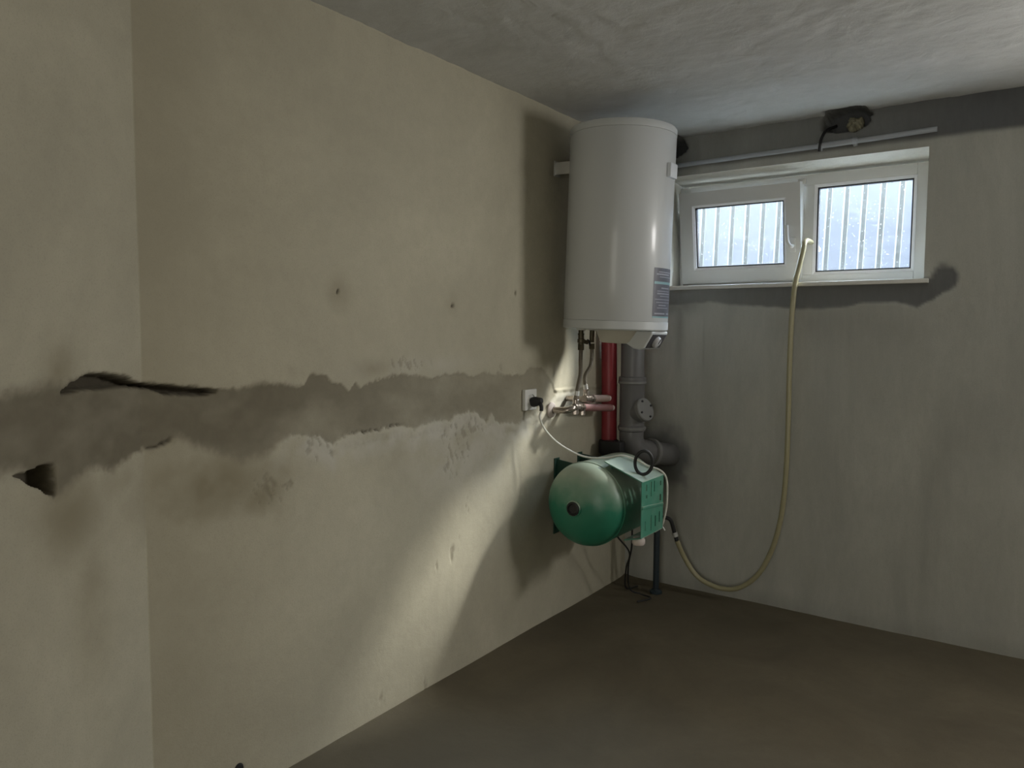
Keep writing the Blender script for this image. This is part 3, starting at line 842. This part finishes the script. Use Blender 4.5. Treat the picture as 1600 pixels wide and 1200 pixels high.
def connector(name, label, path, r=.0085):
    root = empty(name, path[-1], label, 'hose', 'braided heater connectors')
    base = Vector(path[-1])
    P = [Vector(p) - base for p in path]
    obj('braided_hose', tube(smooth_path(P, 8), r, 14), M_BRAID, root)
    a, b = P[0], P[1]; d = (b - a).normalized()
    obj('nut', cyl(a - d * .012, a + d * .012, .0135, 6), M_BRASSDK, root, angle=20)
    a, b = P[-1], P[-2]; d = (b - a).normalized()
    obj('nut', cyl(a - d * .004, a + d * .020, .0135, 6), M_CHROME, root, angle=20)
    obj('ferrule', cyl(a + d * .020, a + d * .040, .0105, 16), M_STEEL, root)
connector('flexible_connector', 'braided water connector hanging nearly straight from the safety valve', [(.12, 2.80, 1.203), (.118, 2.802, 1.15), (.115, 2.806, 1.09), (.106, 2.80, 1.03), (.10, 2.795, .975)])
connector('flexible_connector', 'braided water connector kinked in an S beside the red pipe', [(.12, 2.894, 1.205), (.12, 2.895, 1.16), (.117, 2.890, 1.12), (.103, 2.872, 1.082), (.10, 2.872, 1.05), (.10, 2.884, 1.0)])

# two capped water pipes along the wall, each with a wall elbow
def water_pipe(name, label, y0, y1, z0_, z1, x, sleeve, x_wall, cap_len):
    root = empty(name, (x, y0, z0_), label, 'pipe', 'water pipes below the heater')
    L = Vector((0, y1 - y0, z1 - z0_)); d = L.normalized()
    obj('tee_body', cyl(-d * .018, d * .024, .0165, 16, bev=.002), M_CHROME, root)
    obj('tee_branch', cyl((0, 0, 0), (0, 0, .034), .0135, 16, bev=.0015), M_CHROME, root)
    obj('collar', cyl(d * .024, d * .036, .019, 8, bev=.001), M_CHROME, root, angle=20)
    obj('collar', cyl(d * .046, d * .058, .019, 8, bev=.001), M_CHROME, root, angle=20)
    obj('pipe', cyl(d * .03, L, .010, 14), M_CHROME, root)
    obj('sleeve', cyl(d * .06, L - d * cap_len, .0165, 20, bev=.003), sleeve, root)
    obj('pipe_end', cyl(L - d * cap_len, L, .0135, 16, bev=.003), M_PALE, root)
    return root
wp1 = water_pipe('water_pipe', 'dusty pink capped water pipe, upper of the pair under the heater', 2.884, 3.10, .975, .962, .10, M_PINKPALE, 0, .018)
wp2 = water_pipe('water_pipe', 'dark pink capped water pipe, lower of the pair under the heater', 2.795, 3.135, .945, .915, .10, M_PINK, 0, .020)
# elbow of the lower pipe turning into the wall through a broken hole, with a bib valve
obj('wall_elbow', tube(smooth_path([(0, -.010, 0), (-.005, -.030, -.006), (-.030, -.044, -.012), (-.105, -.046, -.014)], 6), .014, 14), M_CHROME, wp2)
obj('bib_valve', cyl((.0, -.002, -.032), (.0, -.002, .0), .0145, 8, bev=.002), M_CHROME, wp2, angle=20)
obj('bib_valve', cyl((.0, .060, -.040), (.0, .060, -.005), .0125, 8, bev=.002), M_CHROME, wp2, angle=20)
es = obj('wall_rose', lathe([(.030, -.006), (.034, -.002), (.033, .004), (.022, .012), (.015, .013)], 28, axis_mat((-.094, -.046, -.014), (1, 0, 0))), M_PALE, wp2)
obj('wall_elbow', tube(smooth_path([(0, 0, 0), (-.02, -.002, -.002), (-.10, -.002, -.004)], 5), .013, 14), M_CHROME, wp1)

# red sleeved riser with a black valve at its foot
rp = empty('red_riser_pipe', (.052, 3.195, .70), 'red sleeved vertical pipe behind the heater connectors', 'pipe')
obj('red_sleeve', tube([(.0, -.012, 1.45), (0, -.012, .50), (0, -.004, .30), (0, 0, .035)], .0365, 28), M_RED, rp)
obj('collar', lathe([(.038, -.006), (.048, 0), (.050, .05), (.046, .062), (.038, .066)], 24, Matrix.Translation((0, 0, -.01))), M_BLACK, rp)
obj('black_elbow', tube(smooth_path([(0, 0, .02), (.0, 0, -.02), (.02, -.03, -.045), (.05, -.08, -.05)], 6), .034, 20), M_BLACK, rp)
obj('black_handle', box((.0, -.075, .0), (.098, -.018, .058), .012), M_BLACK, rp)

# grey sewer stack with inspection tee and bend into the back wall
sx, sy = .153, 3.229
sp = empty('sewer_pipe', (sx, sy, .66), 'grey plastic sewer pipe in the corner behind the red pipe', 'pipe')
obj('stack', cyl((0, 0, .36), (0, 0, 1.53), .055, 40), M_GREYP, sp)
tee = obj('tee_socket', lathe([(.057, .40), (.064, .395), (.065, .375), (.061, .365), (.0585, .36), (.0585, .17), (.064, .165), (.064, .145), (.057, .14)], 40), M_GREYP, sp)
obj('socket_rim', lathe([(.0645, .366), (.0665, .368), (.0665, .376), (.0645, .378)], 40), M_GREYR, sp)
obj('socket_rim', lathe([(.0640, .150), (.0660, .152), (.0660, .160), (.0640, .162)], 40), M_GREYR, sp)
bd = Vector((.78, -.20, .30)).normalized()
bp0 = Vector((0, 0, .22))
obj('inspection_branch', cyl(bp0, bp0 + bd * .080, .050, 32), M_GREYP, sp)
cp = obj('inspection_cap', lathe([(.050, -.012), (.056, -.010), (.056, .006), (.052, .010), (.030, .012), (0, .012)], 36, axis_mat(bp0 + bd * .080, bd)), M_GREYR, sp)
for a in (20, 110, 200, 290):
    q = axis_mat(bp0 + bd * .080, bd) @ Vector((.040 * math.cos(math.radians(a)), .040 * math.sin(math.radians(a)), .011))
    obj('cap_lug', cyl(q, q + bd * .005, .005, 8), M_BLACK, cp)
obj('bend', tube(smooth_path([(0, 0, .15), (0, 0, .10), (.012, .02, .055), (.04, .10, .03), (.07, .20, .01), (.085, .262, 0)], 6), .057, 28), M_GREYP, sp)
obj('bend_rim', lathe([(.058, -.012), (.068, -.008), (.068, .012), (.058, .016)], 36, axis_mat((.045, .115, .028), (.03, .10, -.02))), M_GREYR, sp)

# ------------------------------------------------------------------ green pressure tank on the left wall
TX, TZ, TR = .24, .57, .17
TY0, TY1 = 2.65, 2.96
tank = empty('pressure_tank', (TX, 2.8, TZ), 'dusty green steel pressure tank fixed low on the left wall', 'tank')
prof = []
for i in range(13):
    a = PI / 2 * i / 12
    prof.append((TR * math.sin(a), (TY0 - 2.8) - .102 * math.cos(a)))
prof += [(TR, TY0 - 2.8 + .003), (TR + .003, TY0 - 2.8 + .005), (TR + .003, TY0 - 2.8 + .013), (TR, TY0 - 2.8 + .016)]
for i in range(13):
    a = PI / 2 * (1 - i / 12)
    prof.append((TR * math.sin(a), (TY1 - 2.8) + .102 * math.cos(a)))
RY = Matrix.Rotation(-PI / 2, 4, 'X')       # local z -> +y
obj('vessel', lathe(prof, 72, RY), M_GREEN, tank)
fr_y = TY0 - 2.8 - .102
obj('nozzle_ring', lathe([(.031, -.012), (.033, 0), (.033, .014), (.029, .016), (.026, .012)], 28, axis_mat((0, fr_y + .010, 0), (0, -1, 0))), M_GREEN, tank)
nc = obj('nozzle_cap', lathe([(.0275, 0), (.0275, .014), (.022, .016), (.018, .010), (0, .008)], 28, axis_mat((0, fr_y + .006, 0), (0, -1, 0))), M_BLACK, tank)
def foot(yc):
    root_y = yc - 2.8
    bm = bmesh.new()
    add_box(bm, (-TX + .001, root_y - .020, -.19), (-TX + .007, root_y + .020, .145), .001)
    out = obj('foot', bm, M_GREEND, tank)
    pts = [(-TX + .006, -.185)]
    for i in range(9):
        a = math.radians(228 - 96 * i / 8)
        pts.append((TR * .995 * math.cos(a), TR * .995 * math.sin(a)))
    pts.append((-TX + .006, .140))
    obj('foot_web', prism(pts, 'y', root_y - .003, root_y + .003), M_GREEND, out, smooth=False)
foot(2.80); foot(3.0)
# pump saddle: slotted plate towards the room, sloping flanges to the vessel
sdl = empty('pump_saddle', (TX, 2.8, TZ))
sdl.parent = tank; sdl.location = (0, 0, 0)
def plate_with_slots(y0, y1, z0_, z1, slots, x, th=.003):
    ys = sorted({y0, y1, *[s[0] for s in slots], *[s[1] for s in slots]})
    zs = sorted({z0_, z1, *[s[2] for s in slots], *[s[3] for s in slots]})
    bm = bmesh.new()
    V = {(i, j): bm.verts.new((x, y, z)) for i, y in enumerate(ys) for j, z in enumerate(zs)}
    for i in range(len(ys) - 1):
        for j in range(len(zs) - 1):
            yc, zc = .5 * (ys[i] + ys[i + 1]), .5 * (zs[j] + zs[j + 1])
            if any(a < yc < b and c < zc < d for a, b, c, d in slots): continue
            bm.faces.new((V[i, j], V[i + 1, j], V[i + 1, j + 1], V[i, j + 1]))
    bmesh.ops.delete(bm, geom=[v for v in bm.verts if not v.link_faces], context='VERTS')
    return bm
slots = [(-.105, -.093, .075, .100), (-.105, -.090, .045, .058), (-.062, -.050, .045, .105), (-.030, -.022, .060, .105), (.028, .042, .012, .040), (.030, .040, .075, .095),
         (-.108, -.100, -.085, -.045), (-.055, -.046, -.095, -.030), (-.015, -.005, -.085, -.04), (.024, .034, -.075, -.03)]
pl = obj('slotted_plate', plate_with_slots(-.14, .062, -.108, .118, slots, .24), M_GREENP, tank, smooth=False)
md = pl.modifiers.new('thickness', 'SOLIDIFY'); md.thickness = .003
obj('pressed_rib', box((.2395, -.14, -.004), (.2455, .055, .008), .002, Matrix.Rotation(math.radians(-5), 4, 'X')), M_GREENP, pl)
obj('upper_flange', prism([(.24, .118), (.242, .1155), (.235, .115), (.075, .178), (.075, .182)], 'y', -.14, .062), M_GREENP, tank, smooth=False)
obj('lower_flange', prism([(.24, -.108), (.243, -.106), (.235, -.105), (.165, -.122), (.165, -.126)], 'y', -.14, .062), M_GREENP, tank, smooth=False)
obj('flange_foot', prism([(.072, .182), (.076, .182), (.092, .135), (.088, .135)], 'y', -.10, .05), M_GREENP, tank, smooth=False)
bpy.data.objects.remove(sdl)
obj('drain_fitting', lathe([(.0, -.03), (.022, -.03), (.026, -.024), (.026, -.010), (.020, 0), (.0, 0)], 24, Matrix.Translation((.215, -.11, -.110))), M_PALE, tank)

# black cable loop lying on the saddle
pts = []
for i in range(40):
    a = 2 * PI * i / 40
    pts.append(Vector((.455, 2.725, .752)) + Vector((.030 * math.cos(a) + .012 * math.sin(a), .012 * math.cos(a), .046 * math.sin(a) - .012 * math.cos(a))))
lp = obj('cable_loop', tube(pts, .0068, 10, closed=True), M_BLACK)
tag(lp, 'loop of black cable standing on the green tank saddle', 'cable')

# ------------------------------------------------------------------ socket, plug and white cord
sk = empty('wall_socket', (0, 2.582, .988), 'square white wall socket at the end of the filled chase', 'socket')
obj('cover_plate', box((-.004, -.043, -.043), (.012, .043, .043), .004), M_SOCK, sk)
obj('socket_well', lathe([(.022, .012), (.022, .004), (0, .004)], 32, Matrix.Rotation(PI / 2, 4, 'Y') @ Matrix.Translation((0, 0, .006))), M_SOCK, sk)
obj('well_ring', lathe([(.0225, .012), (.0225, .0145), (.026, .0145), (.027, .012)], 32, Matrix.Rotation(PI / 2, 4, 'Y')), M_SOCK, sk)
pc = empty('power_cord', (.03, 2.584, .980), 'white power cord with a black plug running to the green tank', 'power cord')
pb = Vector((.03, 2.584, .980))
pg = obj('plug', lathe([(.0, -.014), (.019, -.014), (.021, -.008), (.020, .008), (.015, .022), (.011, .034), (0, .036)], 28, Matrix.Rotation(math.radians(78), 4, 'Y')), M_BLACK, pc)
obj('strain_relief', tube(smooth_path([(.026, 0, -.004), (.033, -.002, -.020), (.034, -.004, -.036)], 5), .008, 12), M_BLACK, pg)
wc = [(.064, 2.58, .945), (.062, 2.572, .915), (.074, 2.60, .862), (.10, 2.655, .806), (.15, 2.715, .760), (.20, 2.745, .7435), (.26, 2.78, .744), (.32, 2.80, .757), (.37, 2.825, .742), (.42, 2.84, .719), (.468, 2.858, .702), (.488, 2.872, .670), (.492, 2.876, .61), (.488, 2.876, .54), (.470, 2.876, .468), (.440, 2.876, .438)]
obj('cord', tube(smooth_path([Vector(p) - pb for p in wc], 8), .0042, 10), M_WCORD, pc)
bt = obj('cord_tie', tube([Vector(p) - pb for p in [(.462, 2.874, .476), (.480, 2.868, .464), (.486, 2.872, .452)]], .003, 6), M_SOCK, pc)

# ------------------------------------------------------------------ clear yellowed hose from the window gap to the pump pipe
hp = [(.838, D + .30, 1.66), (.842, D + .20, 1.675), (.838, D + .10, 1.682), (.836, D + .055, 1.668), (.836, D + .03, 1.63), (.828, D - .01, 1.54), (.822, D - .032, 1.475), (.815, D - .040, 1.33), (.812, D - .040, 1.15), (.812, D - .036, .95), (.812, D - .036, .755), (.806, D - .036, .56), (.79, D - .038, .41), (.757, D - .042, .275), (.70, D - .046, .155), (.62, D - .05, .080), (.541, D - .05, .058), (.46, D - .055, .072), (.40, D - .06, .110), (.350, D - .075, .19), (.325, D - .10, .265)]
hs = empty('clear_hose', hp[16], 'yellowed clear hose hanging from the tilted window down to the floor', 'hose')
hb = Vector(hp[16])
obj('hose_tube', tube(smooth_path([Vector(p) - hb for p in hp], 8), .0115, 14), M_HOSE, hs)
# black hose barb and dark standpipe beside the tank
st = empty('standpipe', (.236, 3.352, 0), 'dark standpipe rising from the floor in the corner', 'pipe')
sb = Vector((.236, 3.352, 0))
obj('riser', cyl((0, 0, .0), (0, 0, .37), .0145, 16), M_DARK, st)
obj('floor_collar', lathe([(.030, 0), (.030, .010), (.018, .020), (.015, .020)], 20), M_DARK, st)
obj('head_fitting', lathe([(0, .345), (.022, .345), (.024, .352), (.024, .385), (.018, .395), (0, .396)], 8), M_BLACK, st, angle=20)
obj('hose_barb', tube(smooth_path([Vector(p) - sb for p in [(.236, 3.352, .372), (.275, 3.362, .375), (.298, 3.372, .362), (.312, 3.378, .315), (.325, D - .10, .265)]], 5), .0095, 12), M_BLACK, st)
obj('hose_clamp', cyl(Vector((.314, 3.380, .305)) - sb, Vector((.320, 3.383, .285)) - sb, .0135, 16), M_STEEL, st)
# loose black wires in the dark corner
w1 = obj('loose_wire', tube(smooth_path([(.30, 2.95, .415), (.25, 3.05, .30), (.20, 3.12, .18), (.17, 3.20, .05), (.20, 3.26, .012), (.26, 3.24, .010), (.23, 3.16, .010)], 8), .004, 8), M_BLACK)
tag(w1, 'loose black wire trailing to the floor under the tank', 'wire')
w2 = obj('loose_wire', tube(smooth_path([(.17, 2.98, .42), (.16, 3.08, .33), (.19, 3.15, .24), (.13, 3.24, .13), (.10, 3.30, .012), (.14, 3.35, .012)], 8), .004, 8), M_BLACK)
tag(w2, 'loose black wire hanging close to the corner under the tank', 'wire')

# ------------------------------------------------------------------ conduit above the window
cd = empty('conduit', (.8, D - .016, 2.068), 'grey plastic conduit running along the wall above the window', 'conduit')
obj('conduit_pipe', tube([(-.77, 0, -.006), (-.2, 0, -.001), (.30, -.001, .003), (.547, 0, .009)], .0105, 16), M_COND, cd)
for xx, zz in ((.105, .0015), (.245, .004)):
    c_ = obj('pipe_clip', cyl((xx - .010, 0, zz), (xx + .010, 0, zz), .0145, 18, bev=.002), M_COND, cd)
    obj('clip_base', box((xx - .008, .0, zz - .019), (xx + .008, .020, zz - .008), .002), M_COND, c_)
obj('coupling', cyl((.105, 0, .0015), (.245, 0, .004), .0125, 16, bev=.002), M_COND, cd)
# black cable dropping from the broken hole to the conduit
bc_ = obj('black_cable', tube(smooth_path([(.955, D + .05, 2.16), (.925, D + .0, 2.135), (.912, D - .022, 2.10), (.908, D - .030, 2.068), (.905, D - .026, 2.045)], 6), .006, 10), M_BLACK)
tag(bc_, 'short black cable curling from the broken hole over the conduit', 'cable')
# lump of foam in the hole
bm = bmesh.new()
bmesh.ops.create_icosphere(bm, subdivisions=4, radius=.030)
for v in bm.verts:
    n = v.co.normalized()
    k = 1 + .22 * math.sin(n.x * 5 + 1) * math.cos(n.z * 4) + .10 * math.sin(n.y * 11 + n.z * 9) + .05 * math.sin(n.x * 23 + n.z * 19)
    v.co = n * .030 * k
    v.co.x *= 1.05
    v.co.y *= 1.5
fm = obj('foam_lump', bm, M_FOAM, angle=80)
fm.location = (1.037, D + .035, 2.148)
tag(fm, 'lump of dried yellowish foam in the broken hole above the conduit', 'foam')

# dark plug in the left wall just above the floor
pk = obj('wall_plug', lathe([(.0, -.03), (.013, -.03), (.013, .003), (.010, .008), (0, .009)], 20, axis_mat((0.002, 1.183, .088), (1, 0, 0))), M_BLACK)
tag(pk, 'small dark round plug low in the left wall at the bottom edge', 'plug')
